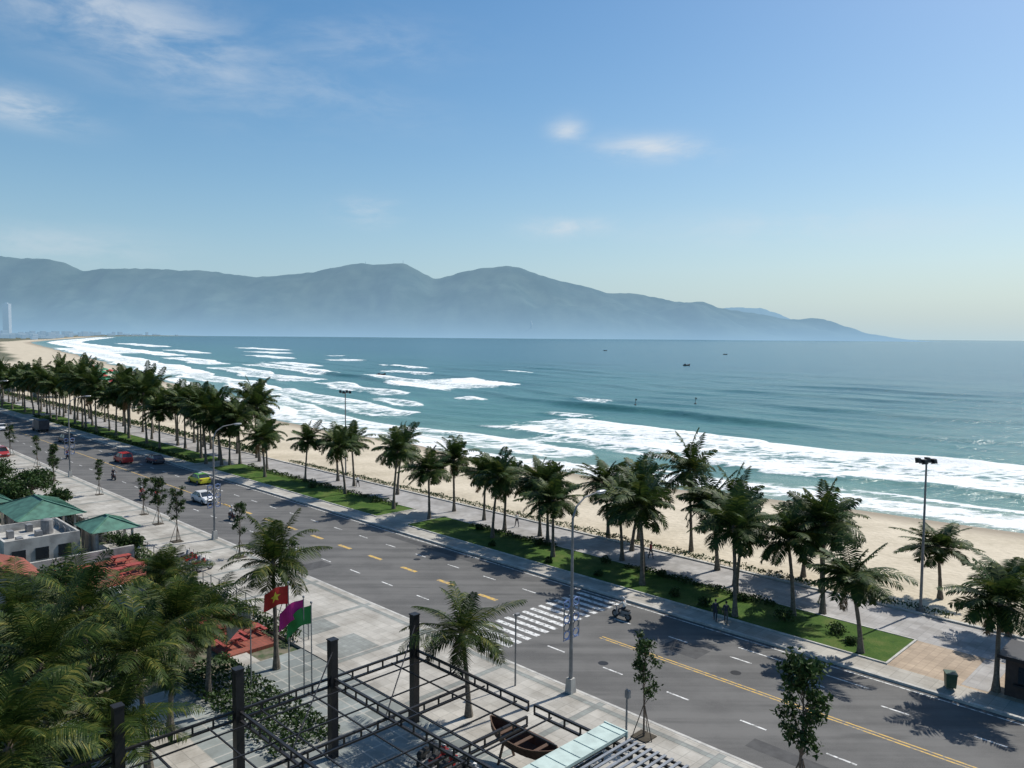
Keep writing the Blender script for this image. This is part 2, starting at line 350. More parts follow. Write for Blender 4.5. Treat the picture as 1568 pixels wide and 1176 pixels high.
def slab(name,s0,s1,t0,t1,z0,z1,mt):
    mb=MB(); mb.sbox(s0,s1,t0,t1,z0,z1); return mb.build(name,[mt])
slab('road',SA,SB,36.4,52,-.3,0,M_ASPH)
slab('near_pavement',SA,SB,27.5,36.2,-.3,.15,M_PAVE); 
mb=MB(); mb.sbox(SA,SB,36.2,36.4,-.3,.16,0); mb.sbox(SA,SB,52,52.25,-.3,.16,0); 
mb.build('kerb',[M_KERB])
slab('far_pavement',SA,SB,52.25,54.2,-.3,.15,M_PAVE)
slab('promenade',SA,SB,60.2,66,-.3,.15,M_PROM)
slab('promenade_edge_wall',SA,SB,66,66.35,-.3,.28,M_KERB)
slab('crossing_path',-80,18.4,54.2,60.2,-.3,.146,M_TAN)
mb=MB(); mb.sbox(12.5,14,54.5,60,.10,.152); mb.build('tactile_paving',[M_PROM])
for i,(a,b) in enumerate([(18.4,71.5),(77,124),(129,230),(236,900)]):
    if i: slab('garden_path',[71.5,124,230][i-1],[77,129,236][i-1],54.2,60.2,-.3,.146,M_PAVE)
    mb=MB(); mb.sbox(a+.15,b-.15,54.35,60.05,-.3,.2,0)
    mb.sbox(a,b,54.2,54.35,-.3,.24,1); mb.sbox(a,b,60.05,60.2,-.3,.24,1); mb.sbox(a,a+.15,54.35,60.05,-.3,.24,1); mb.sbox(b-.15,b,54.35,60.05,-.3,.24,1)
    mb.build('lawn',[M_LAWN,M_KERB])
def strip(mb,s0,s1,t0,t1,z=.005,m=0): mb.poly([Q(s1,t0,z),Q(s0,t0,z),Q(s0,t1,z),Q(s1,t1,z)],m)
mb=MB()
for s in range(20,180,8): strip(mb,s,s+.45,27.6,36.1,.154)
strip(mb,-80,500,35.3,35.7,.158)
for s,w_ in ((44.6,3.2),(49.5,2.4)): strip(mb,s,s+w_,28.4,31.6,.157)
mb.build('paving_band',[tiled('dark_paving',(.27,.29,.27),.4,(.2,.2,.2))])
mb=MB()
t=37.2
while t<51.4: strip(mb,38.3,42.7,t,t+.46); t+=.96
for tt in (40.4,48.1):
    s=-40
    while s<500:
        if not(35<s<44): strip(mb,s,s+1.6,tt-.07,tt+.07)
        s+=5
strip(mb,18,27,49.9,50.03); strip(mb,-80,500,51.5,51.62); 
mb.build('road_marking',[M_MARK])
mb=MB(); strip(mb,-80,35,44.2,44.32); strip(mb,-80,35,44.5,44.62); strip(mb,95,500,44.25,44.4)
s=46
while s<95: strip(mb,s,s+2.2,44.2,44.6); s+=5.4
mb.build('centre_line',[M_YEL])
mb=MB()
for s,t in ((32,40.9),(25,46),(60,47),(75,41.2)):
    mb.tube([Q(s,t,-.05),Q(s,t,.006)],[.35,.35],18)
mb.build('manhole_cover',[M_STEEL])
mb=MB()
for a,b,c_,d in ((8,20,38,39.1),(28,31,46,47.9),(55,70,50.2,51.2),(64,66,37.5,40),(100,120,40.9,42.4)): strip(mb,a,b,c_,d,.0025)
mb.build('asphalt_patch',[simple('patch_asphalt',(.07,.07,.07),.9,.2,2)])
# ------------------------------------------------------------------ palms
def palm_mesh(name,seed,h,lean,L=3.7,nf=34,lm=None,pairs=26,wid=.14):
    r=random.Random(seed); mb=MB(); n=9; a=r.random()*6.28
    pts=[];rad=[]
    for i in range(n+1):
        u=i/n; off=lean*(u**1.6); pts.append((math.cos(a)*off,math.sin(a)*off,h*u)); rad.append(.11+.14*math.exp(-u*9)+.04*(1-u)+(.006 if i%2 else -.006))
    mb.tube(pts,rad,8,0); top=Vector(pts[-1])
    mb.tube([top-Vector((0,0,.5)),top,top+Vector((0,0,.7))],[.15,.22,.07],7,3)
    for i in range(7):
        an=r.random()*6.28; mb.ball(top+Vector((math.cos(an)*.3,math.sin(an)*.3,-.15-r.random()*.3)),.14,3,6,4)
    for i in range(nf):
        u=i/nf; az=i*2.39996+r.uniform(-.3,.3); el=math.radians(84-110*u**.85+r.uniform(-12,12)); 
        dead = u>.93 and r.random()<.7
        if dead: el=math.radians(-58)
        ln=L*(.75+.3*math.sin(math.pi*min(1,u+.25)))*r.uniform(.78,1.14); droop=math.radians(r.uniform(45,100))*(1.0 if u>.2 else .5)
        ns=13; p=top+Vector((0,0,.25*(1-u))); P=[p.copy()];D=[]
        for k in range(ns):
            q=k/ns; e=el-droop*q**1.5; e=max(e,-1.45)
            d=Vector((math.cos(az)*math.cos(e),math.sin(az)*math.cos(e),math.sin(e)))
            d=(d+Vector((-.22,-.06,0))*q).normalized()
            D.append(d); p=p+d*ln/ns; P.append(p.copy())
        D.append(D[-1]); ml=2 if dead else 1
        mb.tube(P[::2]+[P[-1]],[.04*(1-.8*j/8) for j in range(len(P[::2])+1)],3,ml,False)
        tw=r.uniform(-.6,.6); hang=r.uniform(.35,.85)+(.5 if dead else 0)
        for j in range(pairs):
            q=.10+.9*(j+.5)/pairs; x=q*ns; k=min(int(x),ns-1); fr_=x-k
            pos=P[k].lerp(P[k+1],fr_); d=D[k]
            side=d.cross(Vector((0,0,1))); 
            if side.length<.05: side=Vector((-math.sin(az),math.cos(az),0))
            side.normalize(); up=side.cross(d).normalized()
            side=(side*math.cos(tw)+up*math.sin(tw)).normalized()
            ll=L*.24*(math.sin(math.pi*(q*.86+.13))**.6)*r.uniform(.75,1.15)+.12
            for sg in (-1,1):
                if r.random()<.05: continue
                dd=(side*sg*.85+d*.6+up*.18*(1-q)+Vector((r.uniform(-.1,.1),r.uniform(-.1,.1),-.25*hang))).normalized()
                d2=(dd+Vector((0,0,-1.0*hang))).normalized()
                a0=pos; a1=pos+dd*ll*.5; a2=a1+d2*ll*.55; wv=d*wid*.5
                i0=len(mb.v); mb.v+=[tuple(a0-wv*.6),tuple(a0+wv*.6),tuple(a1+wv),tuple(a1-wv),tuple(a2)]
                mb.f+=[(i0,i0+1,i0+2,i0+3),(i0+3,i0+2,i0+4)]; mb.m+=[ml,ml]
    o=mb.build(name,[M_TRUNK,lm or M_PALM,M_DEAD,M_BARK],link=False); return o.data
PV=[palm_mesh('palm_mesh',i+3,7.0,[.3,.8,.1,1.3,.5,.2,.9,.4][i],3.7,[34,30,36,32,28,35,33,31][i]) for i in range(8)]
PN=[palm_mesh('palm_mesh_near',i+33,7.0,[.3,.7,.5,.2][i],3.9,[29,26,31,27][i],M_PALMN,46,.065) for i in range(4)]
def palm(s,t,zc,i=None,r=0,meshes=PV,cr=1.0):
    i=random.randrange(len(meshes)) if i is None else i
    k=zc/7.0; 
    inst(meshes[i%len(meshes)],'palm_tree',Q(s,t,.12),r or random.random()*1.6-.8,(cr,cr,k) if abs(k-cr)<.45 else (k*.95,k*.95,k))
for s,t,z in [(117,61,6.5),(103,59.8,6.6),(91,58.9,7.3),(79,58.2,7.8),(71.8,58.1,6.4),(60.4,57.6,7.4),(51,56.9,6.2),(45.6,61,6.8),(39.7,56.1,7.5),(42.8,68.9,8.8),(30.1,55,7.4),(31,69,5.6),(25.6,60.7,7.7),(20.4,54.9,6.0),(20.3,71.7,5.1),(12.2,55,6.3),(34,62,7.7),(52,67,6.6),(49,68.5,6.7),(67,62.5,6.2),(57.5,62,6.3),(14,66,4.8),(28,66,6.4),(95,63,6.8),(86,64,7.2),(110,57,6.6),(62,61,6.4),(55,60.5,6.8),(47,64.5,7),(32.5,59.5,7),(100,63.5,6.6),(27,58.5,6.6),(42,59.5,6.6),(37.5,65,7),(73,63,7),(124,58,7),(3,55,6.5),(5,63,6.5),(-6,58,7)]:
    palm(s,t,z-.8,cr=random.uniform(.95,1.14))
s=124
while s<460:
    for tt in (56.5,60,64.5):
        if random.random()<.85: palm(s+random.uniform(-2.5,2.5),tt+random.uniform(-1.2,1.2),random.uniform(7,10.5) if s<230 else random.uniform(6.5,9),cr=1.2)
    s+=6.2 if s<250 else 9
for s,t,z,i in [(46.2,24.6,6.7,0),(32.6,29.3,5.0,1),(42.8,16.4,5.9,2),(38.5,9.5,6.9,0),(45.9,13.5,6.4,1),(50.9,11.3,5.6,3),(45.4,19.7,4.7,3),(39.6,14.1,6.0,1),(32.7,6.9,6.6,2),(36,11.5,4.2,2),(52,20,3.4,1),(58.5,22.2,4.0,0)]:
    palm(s,t,z,i,random.random()*6.28,PN,.97)
# ------------------------------------------------------------------ saplings
def sapling_mesh(seed,h=5.8,nc=20):
    r=random.Random(seed); mb=MB(); mb.tube([(0,0,0),(.04,.03,h*.3),(-.03,.05,h*.6),(.02,0,h*.9)],[.07,.055,.04,.015],6,0)
    mb.box((0,0,.03),(1.1,1.1,.05),2)
    for k in range(3):
        a=k*2.094+.3; mb.tube([(math.cos(a)*.7,math.sin(a)*.7,0),(math.cos(a)*.05,math.sin(a)*.05,1.9)],[.03,.03],5,0)
    for k in range(nc):
        a=r.random()*6.28; z=h*r.uniform(.40,.96); rr=r.uniform(.2,.85)*(1.15-abs(z/h-.65)); e=Vector((math.cos(a)*rr,math.sin(a)*rr,z+.35))
        mb.tube([(0,0,z-.4),e],[.025,.01],4,0); mb.leaves(e,(.42,.42,.36),60,.11,1,.1)
    return mb.build('sapling_mesh',[M_BARK,M_LEAFD,simple('soil',(.06,.05,.035),.95)],link=False).data
SP=[sapling_mesh(i,5.8,[20,24,42][i]) for i in range(3)]
for i,(s,t,h) in enumerate([(54,29.6,1),(24.2,34.6,.93),(15.3,34.5,1.22),(72,34.6,.9),(82,32.5,.95),(91,34,.9),(97,34.6,.75),(113,34.6,.8),(128,33,.9),(143,34.6,.85),(160,34.6,.9),(178,34.6,.9),(118,30.5,.8)]):
    inst(SP[i%3],'young_street_tree',Q(s,t,.15),-.785+i*1.5708,h)
# ------------------------------------------------------------------ shrubs / hedges / broadleaf trees
def shrub(name,s,t,r,h,n,size=.12,mt=M_LEAFD,z=.1):
    mb=MB(); 
    for k in range(5):
        mb.tube([(0,0,0),(math.cos(k*1.3)*r*.4,math.sin(k*1.3)*r*.4,h*.6)],[.04,.015],4,0)
    mb.leaves((0,0,h*.5),(r,r,h*.55),n,size,1,.35,.02); mb.build(name,[M_BARK,mt],loc=Q(s,t,z))
for s,t,r,h in [(33,55.3,.6,.9),(36,55.6,.5,.8),(27,57,.9,1.0),(23,57.2,.8,.9),(21.5,56,.5,.6),(46,59,.6,.8),(55,59.3,.7,.9),(64,59,.6,.7),(84,59,.8,1),(40,59.5,.5,.7),(98,58,.7,.9),(31.5,58.8,.5,.7),(50,55.2,.4,.6),(44,55.4,.45,.6),(58,55.3,.4,.6)]:
    shrub('garden_shrub',s,t,r,h,260)
def broadleaf(s,t,h,r,n=2600,size=.2,mt=M_LEAFD):
    rr=random.Random(int(s*10)); mb=MB(); mb.tube([(0,0,0),(.1,0,h*.3),(0,.1,h*.55)],[.25,.2,.14],8,0)
    for k in range(16):
        a=rr.random()*6.28; q=rr.uniform(.25,1)*r*.75; z=h*rr.uniform(.5,.88); e=Vector((math.cos(a)*q,math.sin(a)*q,z))
        mb.tube([(0,0,h*.4),e],[.1,.03],5,0); mb.leaves(e,(r*.42,r*.42,h*.17),n//16,size,1,.25)
    mb.build('broadleaf_tree',[M_BARK,mt],loc=Q(s,t,0))
broadleaf(113,26.5,4.6,3.6); broadleaf(106,23,5,3); broadleaf(104,27.5,3.4,2.2,1500)
broadleaf(122,24,5,3.5); broadleaf(66,24.8,3,1.8,1400,.16,M_LEAFD); broadleaf(79.5,27.0,2.6,1.6,1300,.15,M_LEAFD); broadleaf(68,18.5,4.0,2.4,1800,.17)
def hedge(name,s0,s1,t0,t1,h,n,mt=M_LEAF,size=.13):
    mb=MB(); 
    for _ in range(n):
        s=random.uniform(s0,s1);t=random.uniform(t0,t1); edge=random.random()
        z=.05+h*(random.random()**.4)*(.8+.2*math.sin(s*1.7)*math.cos(t*2)); mb.leaves(Q(s,t,z),.01,1,size,0)
    for q in np.arange(min(s0,s1)+.3,max(s0,s1),1.0): mb.tube([Q(q,(t0+t1)/2,0),Q(q,(t0+t1)/2,h*.7)],[.03,.02],4,1)
    mb.build(name,[mt,M_BARK])
hedge('boundary_hedge',49,100,27.0,28.2,.9,5200,M_LEAFD); hedge('planting_bed',36,50,19,23,.7,4500,M_LEAFD); hedge('planting_bed',34,60,6,12,1.2,6500,M_LEAFD,.16)
hedge('planting_bed',50,66,12,19,1.0,6000,M_LEAFD,.16); hedge('planting_bed',20,33,12,20,.5,3500,M_LEAF); hedge('planting_bed',58,66,20,26.5,.9,3500,M_LEAFD)
hedge('beach_hedge',18,120,66.5,67.4,.7,5000,M_LEAFD)
hedge('beach_hedge',130,420,66.5,68.5,1.3,7000,M_LEAFD,.3)
hedge('lawn_hedge',29,44,59.1,59.9,.6,1800,M_LEAFD,.11); hedge('lawn_hedge',53,66,59.2,59.9,.6,1500,M_LEAFD,.11); hedge('lawn_hedge',80,120,59.1,59.9,.8,2600,M_LEAFD,.13); hedge('lawn_hedge',131,229,54.6,55.6,.8,3200,M_LEAFD,.2)
# plaza
slab('entrance_plaza',27,48,12,27.5,-.3,.1,M_SLATE)
slab('garden_walkway',48.01,80,23.2,24.4,-.3,.105,M_PAVE)
slab('garden_walkway',36,47.9,15,16.8,.0,.13,M_PAVE)
mb=MB(); mb.sbox(50,57,23.0,26.8,-.3,.2); mb.build('red_patio',[M_REDROOF])
mb=MB(); mb.sbox(67,78,20,26.5,-.3,.6); mb.build('red_patio',[M_REDROOF])
def picnic():
    mb=MB(); mb.box((0,0,.75),(1.6,.8,.05)); mb.box((0,.75,.45),(1.6,.28,.05)); mb.box((0,-.75,.45),(1.6,.28,.05))
    for x in (-.6,.6):
        mb.beam((x,-.75,0),(x,.35,.72),.07,.07); mb.beam((x+.08,.75,0),(x+.08,-.35,.72),.07,.07); mb.beam((x-.08,-.8,.4),(x-.08,.8,.4),.06,.06)
    return mb.build('picnic_mesh',[M_RED],link=False).data
PM=picnic()
for s,t in [(51.5,24),(54,24.2),(56,25.6),(52.5,26),(55.5,23.8)]: inst(PM,'picnic_table',Q(s,t,.2),-.785)
for s,t in [(69,22),(72,23),(76,25),(72.5,25),(74.5,21)]: inst(PM,'picnic_table',Q(s,t,.6),.785)
def pavilion(name,s0,s1,t0,t1,h,over=.7,rise=1.3,roof=M_GREENROOF):
    mb=MB(); mb.sbox(s0,s1,t0,t1,-.3,.25,1)
    for s in (s0+.2,(s0+s1)/2,s1-.2):
        for t in (t0+.2,t1-.2): mb.sbox(s-.1,s+.1,t-.1,t+.1,.25,h,1)
    mb.sbox(s0+.3,s1-.3,t0+.32,t0+.44,.25,h-.1,1)
    sm_,tm=(s0+s1)/2,(t0+t1)/2; a,b,c,d=s0-over,s1+over,t0-over,t1+over; rl=max(0,(b-a)/2-(d-c)/2)
    z=h; r0,r1=Q(sm_-rl,tm,h+rise),Q(sm_+rl,tm,h+rise)
    A,B,C,D=Q(b,c,z),Q(a,c,z),Q(a,d,z),Q(b,d,z)
    mb.poly([A,B,r0,r1],0); mb.poly([B,C,r0],0); mb.poly([C,D,r1,r0],0); mb.poly([D,A,r1],0); mb.poly([A,D,C,B],1)
    for p,q in ((A,r1),(D,r1),(B,r0),(C,r0)): mb.beam(p+Vector((0,0,.04)),q+Vector((0,0,.04)),.16,.1,0)
    if rl>0: mb.beam(r0+Vector((0,0,.06)),r1+Vector((0,0,.06)),.16,.1,0)
    for i in range(1,14):
        u=i/14; mb.beam(C.lerp(D,u)+Vector((0,0,.03)),r0.lerp(r1,u)+Vector((0,0,.03)),.04,.05,0)
    mb.build(name,[roof,M_WALLW])
pavilion('green_roof_pavilion',90.5,99,20.5,25.5,2.9); pavilion('green_roof_pavilion',81,85.6,24.3,28,2.7,.4,1)
pavilion('green_roof_pavilion',100.5,105,16,21,3.2)
mb=MB(); mb.sbox(82,89.5,17,23.3,-.3,2.2,0); 
for a in ((82,82.2,17,23.3),(89.3,89.5,17,23.3)): mb.sbox(*a,2.2,2.9,0)
mb.sbox(82.2,89.3,17,17.2,2.2,2.9,0); mb.sbox(82.2,89.3,23.1,23.3,2.2,2.9,0)
for i in range(3):
    s=83+i*2.2; mb.sbox(s,s+.9,23.3,23.36,.8,1.9,1); mb.sbox(s-.06,s+.96,23.3,23.4,.7,.78,0)
for i in range(3): t=17.6+i*1.9; mb.sbox(81.94,82,t,t+1.1,.8,1.9,1)
for i in range(4): 
    s=82.6+i*1.7; mb.sbox(s,s+.9,18.2+i%2*2,18.7+i%2*2,2.2,2.9,2); mb.tube([Q(s+.45,18.705+i%2*2,2.55),Q(s+.45,18.74+i%2*2,2.55)],[.28,.28],12,1)
mb.tube([Q(86,21.5,2.2),Q(86,21.5,3.5)],[.55,.55],14,2); mb.ball(Q(86,21.5,3.5),(.55,.55,.2),2,14,5)
for i in range(4): mb.tube([Q(82.8+i*1.8,22.7,2.2),Q(82.8+i*1.8,22.7,2.8),Q(83.3+i*1.8,22.7,2.9)],[.05,.05,.05],6,2)
mb.build('service_building',[M_WALLW,M_GLASS,M_GREY])
def gable(s0,s1,t0,t1,h,rise,roof):
    mb=MB(); mb.sbox(s0,s1,t0,t1,-.3,h,0); n=max(2,int((s1-s0)/2.2))
    for i in range(n): a=s0+(s1-s0)*(i+.3)/n; mb.sbox(a,a+.9,t1,t1+.05,.9,2.1,2); mb.sbox(a-.07,a+.97,t1,t1+.09,.8,.88,0)
    for i in range(2): b=t0+(t1-t0)*(i+.3)/2; mb.sbox(s0-.05,s0,b,b+1,.9,2.1,2)
    o=.5; tm=(t0+t1)/2; A,B,C,D=Q(s1+o,t0-o,h-.1),Q(s0-o,t0-o,h-.1),Q(s0-o,t1+o,h-.1),Q(s1+o,t1+o,h-.1); r0,r1=Q(s0-o,tm,h+rise),Q(s1+o,tm,h+rise)
    up=Vector((0,0,.12))
    mb.hexa([A,B,r0,r1,A+up,B+up,r0+up,r1+up],1); mb.hexa([C,D,r1,r0,C+up,D+up,r1+up,r0+up],1)
    mb.poly([Q(s0,t0,h),Q(s0,t1,h),Q(s0,tm,h+rise-.1)],0); mb.poly([Q(s1,t1,h),Q(s1,t0,h),Q(s1,tm,h+rise-.1)],0)
    mb.beam(r0+up*1.4,r1+up*1.4,.25,.14,1)
    mb.build('red_roof_house',[M_WALLW,roof,M_GLASS])
gable(70,77,12.0,17,2.3,1.1,M_REDROOF); gable(92,100,12,17,3,1.5,M_REDROOF)
mb=MB(); mb.sbox(57.5,65.5,21,21.3,-.1,1.6,0); mb.sbox(66.3,66.6,19,26.8,-.1,1.5,0); mb.sbox(78.4,78.7,18.2,27,-.1,1.5,0); mb.build('garden_wall',[M_WALLW])
mb=MB(); mb.sbox(88,104,27.2,27.45,-.1,1.3,0)
for i in range(9): mb.sbox(88+i*2-.15,88+i*2+.15,27.1,27.55,-.1,1.5,0)
mb.build('boundary_wall',[M_WALLW])
mb=MB()
for i in range(25): s=49+i*1.6; mb.beam(Q(s,28.6,.1),Q(s,28.6,1.3),.06,.06)
for z in (.5,1.2): mb.beam(Q(49,28.6,z),Q(87.4,28.6,z),.035,.035)
mb.build('garden_fence',[M_GREY])
# ------------------------------------------------------------------ pergola
def truss(mb,a,b,h=.42,step=.9,w=.13):
    a=Vector(a);b=Vector(b); mb.beam(a,b,w,.1); mb.beam(a+Vector((0,0,h)),b+Vector((0,0,h)),w,.1)
    n=max(2,int((b-a).length/step))
    for i in range(n+1):
        p=a.lerp(b,i/n); mb.beam(p+Vector((0,0,.05)),p+Vector((0,0,h-.05)),.07,.07)
mb=MB(); Zb=3.9
for s in (34.3,):
    for t in (11,16.3,21.4,26.7): mb.sbox(s-.2,s+.2,t-.2,t+.2,0,6.3); mb.sbox(s-.23,s+.23,t-.23,t+.23,6.3,6.36)
for s,t in ((16.2,26.7),(25.2,16.3),(16.2,16.3)): mb.sbox(s-.15,s+.15,t-.15,t+.15,0,4.4)
truss(mb,Q(34.3,6,Zb),Q(34.3,10.75,Zb)); truss(mb,Q(34.3,11.25,Zb),Q(34.3,16.05,Zb)); truss(mb,Q(34.3,16.55,Zb),Q(34.3,21.15,Zb)); truss(mb,Q(34.3,21.65,Zb),Q(34.3,26.45,Zb))
truss(mb,Q(34.05,26.7,Zb),Q(25.4,26.7,Zb)); truss(mb,Q(25.0,26.7,Zb),Q(16.4,26.7,Zb))
truss(mb,Q(34.05,21.4,Zb),Q(16.4,21.4,Zb)); truss(mb,Q(34.05,16.3,Zb),Q(16.4,16.3,Zb)); truss(mb,Q(29.7,8,Zb-.55),Q(29.7,26.5,Zb-.55)); truss(mb,Q(25.2,8,Zb-.55),Q(25.2,26.4,Zb-.55)); truss(mb,Q(20.6,8,Zb-.55),Q(20.6,26.4,Zb-.55))
for i in range(6):
    t=12.2+i*2.55; mb.beam(Q(34.1,t,Zb+.2),Q(22,t,Zb+.2),.06,.06)
for i in range(7):
    mb.beam(Q(33-i*2.3,11,Zb+.26),Q(33-i*2.3,26.6,Zb+.26),.06,.06)
mb.beam(Q(34,26.5,5.8),Q(29.7,21.4,Zb),.05,.05); mb.beam(Q(34,21.2,5.8),Q(29.7,16.4,Zb),.05,.05)
mb.build('steel_pergola',[M_STEEL])
mb=MB()
for i in range(13): s=19.7-i*.36; mb.beam(Q(s,23.6,4.45),Q(s,27.2,4.45),.13,.05,0)
for t in (23.7,27.1): mb.beam(Q(19.8,t,4.37),Q(15.2,t,4.37),.08,.1,1)
mb.build('louvre_awning',[M_GALV,M_STEEL])
mb=MB(); mb.sbox(20.1,21.3,17.5,27.4,4.42,4.56,0); mb.sbox(20.05,21.35,27.4,27.48,4.3,4.6,0)
for i in range(11): mb.sbox(20.13,21.27,18+i*.9,18.06+i*.9,4.56,4.59,0)
for s in (20.2,21.2): mb.beam(Q(s,17.5,4.36),Q(s,27.3,4.36),.08,.1,1)
mb.build('canopy_roof',[simple('canopy_sheet',(.46,.55,.5),.45,.15,1.5),M_STEEL])
mb=MB(); nl=12
rings=[]
for i in range(nl+1):
    u=i/nl*2-1; w_=.75*(1-abs(u)**2.6)+.02; sheer=.35*u*u; keel=.25*abs(u)**3
    rings.append([Vector((u*2.4,-w_,.75+sheer)),Vector((u*2.35,-w_*.8,.3+sheer*.6)),Vector((u*2.2,0,keel)),Vector((u*2.35,w_*.8,.3+sheer*.6)),Vector((u*2.4,w_,.75+sheer))])
for A,B in zip(rings,rings[1:]):
    for k in range(4): mb.poly([A[k],B[k],B[k+1],A[k+1]],0)
    mb.beam(A[0],B[0],.07,.07,1); mb.beam(A[4],B[4],.07,.07,1)
for u in (3,6,9): mb.beam(rings[u][0]+Vector((0,.05,-.1)),rings[u][4]+Vector((0,-.05,-.1)),.22,.04,1)
for x in (-1.2,1.2): mb.beam((x,-.6,-.9),(x,-.2,.2),.1,.1,1); mb.beam((x,.6,-.9),(x,.2,.2),.1,.1,1)
mb.build('wooden_boat',[M_WOOD,simple('boat_trim',(.09,.05,.03),.75)],loc=Q(26.6,27.6,.95),rotz=math.radians(-45))
# ------------------------------------------------------------------ street lamps
def lamp(s,t,deco=True):
    e=empty('street_lamp',Q(s,t,.15),math.radians(-45))
    mb=MB(); mb.box((0,0,.45),(.5,.5,.9),1,(.8,.8)); mb.tube([(0,0,.9),(0,0,4),(0,0,10.8)],[.13,.11,.075],10,0)
    mb.tube([(0,0,10.8),(0,.35,11.5),(0,1.1,11.95),(0,2.3,12.1)],[.07,.06,.05,.045],7,0); mb.build('pole',[M_GREY,M_CONC],parent=e)
    mb=MB(); mb.ball((0,2.7,12.1),(.17,.5,.1),0,10,6); mb.box((0,2.7,12.01),(.22,.6,.04),1); mb.build('lamp_head',[M_GALV,M_WHITE],parent=e)
    if deco:
        mb=MB()
        for sg in (-1,1):
            mb.tube([(0,sg*.1,5.8),(0,sg*.75,5.8)],[.025,.025],5,0); mb.tube([(0,sg*.1,3.4),(0,sg*.75,3.4)],[.025,.025],5,0)
            for k in range(5):
                z=3.7+k*.48
                mb.tube([(0,sg*(.42+.26*math.cos(a)),z+.24*math.sin(a)) for a in np.linspace(0,2*math.pi,13)],[.045]*13,5,k%2,False)
            mb.beam((0,sg*.72,3.4),(0,sg*.72,5.8),.04,.04,1)
        mb.build('ornament_panel',[M_BLUE,M_GREY],parent=e)
for s in (30.5,80.3,130,180,230,280): lamp(s,35.8)
def flood(s,t,h):
    e=empty('floodlight_mast',Q(s,t,.1),math.radians(20)); mb=MB(); mb.tube([(0,0,0),(0,0,h)],[.12,.07],8,0); mb.beam((-.75,0,h-.1),(.75,0,h-.1),.07,.07); mb.box((0,0,.2),(.5,.5,.4)); mb.build('mast',[M_GREY],parent=e)
    for i,x in enumerate((-.72,-.26,.26,.72)):
        mb=MB(); q=.16; y=.1*(-1)**i; dz=.12*(i%2); mb.hexa([(x-q,y-.18,h-.05-dz),(x+q,y-.18,h-.05-dz),(x+q+.03,y+.12,h-.12-dz),(x-q-.03,y+.12,h-.12-dz),(x-q+.02,y-.1,h+.28-dz),(x+q-.02,y-.1,h+.28-dz),(x+q+.03,y+.2,h+.3-dz),(x-q-.03,y+.2,h+.3-dz)]); mb.build('floodlight',[M_STEEL],parent=e)
flood(20.3,66.8,12.2); flood(103,66.8,13)
mb=MB(); mb.tube([(0,0,0),(0,0,4.6)],[.06,.05],7); mb.box((0,.12,4.5),(.2,.35,.15)); mb.build('camera_pole',[M_GREY],loc=Q(33.5,34,.15),rotz=-.78)
mb=MB(); mb.tube([(0,0,0),(0,0,3.2)],[.06,.05],7); mb.box((0,.08,2.9),(.25,.2,.4)); mb.build('meter_pole',[M_GREY],loc=Q(24.2,33.0,.15),rotz=-.78)
# ------------------------------------------------------------------ flags
def flag(s,t,h,colr,star=False,dr=.35):
    e=empty('flagpole',Q(s,t,.1)); mb=MB(); mb.tube([(0,0,0),(0,0,h)],[.05,.03],7); mb.ball((0,0,h+.05),.08,0,8,5); mb.build('pole',[M_GALV],parent=e)
    mb=MB(); W_,H_=1.6,1.1; nx=14; f=lambda u,v:(-u*W_*.85,-.3*u*W_+.2*math.sin(u*8+v*1.5)*u, h-.1-v*H_-u*u*dr-.05*math.sin(u*9+v))
    g=[[f(i/nx,j/6) for i in range(nx+1)] for j in range(7)]
    for j in range(6):
        for i in range(nx): mb.poly([g[j][i],g[j][i+1],g[j+1][i+1],g[j+1][i]],0)
    if star:
        for off in (-.012,.012):
            pts=[]
            for k in range(10):
                r_=.33 if k%2==0 else .14; a=k*math.pi/5; x,y,z=f(.5+math.sin(a)*r_/W_,.5-math.cos(a)*r_/H_); pts.append((x,y+off*2,z))
            c_=f(.5,.5); c_=(c_[0],c_[1]+off*2,c_[2])
            for k in range(10): mb.poly([c_,pts[k],pts[(k+1)%10]],1)
    mb.build('flag',[simple('flag_cloth',colr,.7,.1),simple('flag_star',(.8,.6,.05),.7,.1)],smooth=False,parent=e)
flag(42.2,23.3,6.9,(.5,.03,.02),True,.5); flag(41.4,23.85,6.1,(.5,.02,.2),False,.8); flag(41.2,24.25,5.7,(.03,.22,.05),False,.9); flag(44.5,22,5.2,(.4,.4,.4),False,1.0)
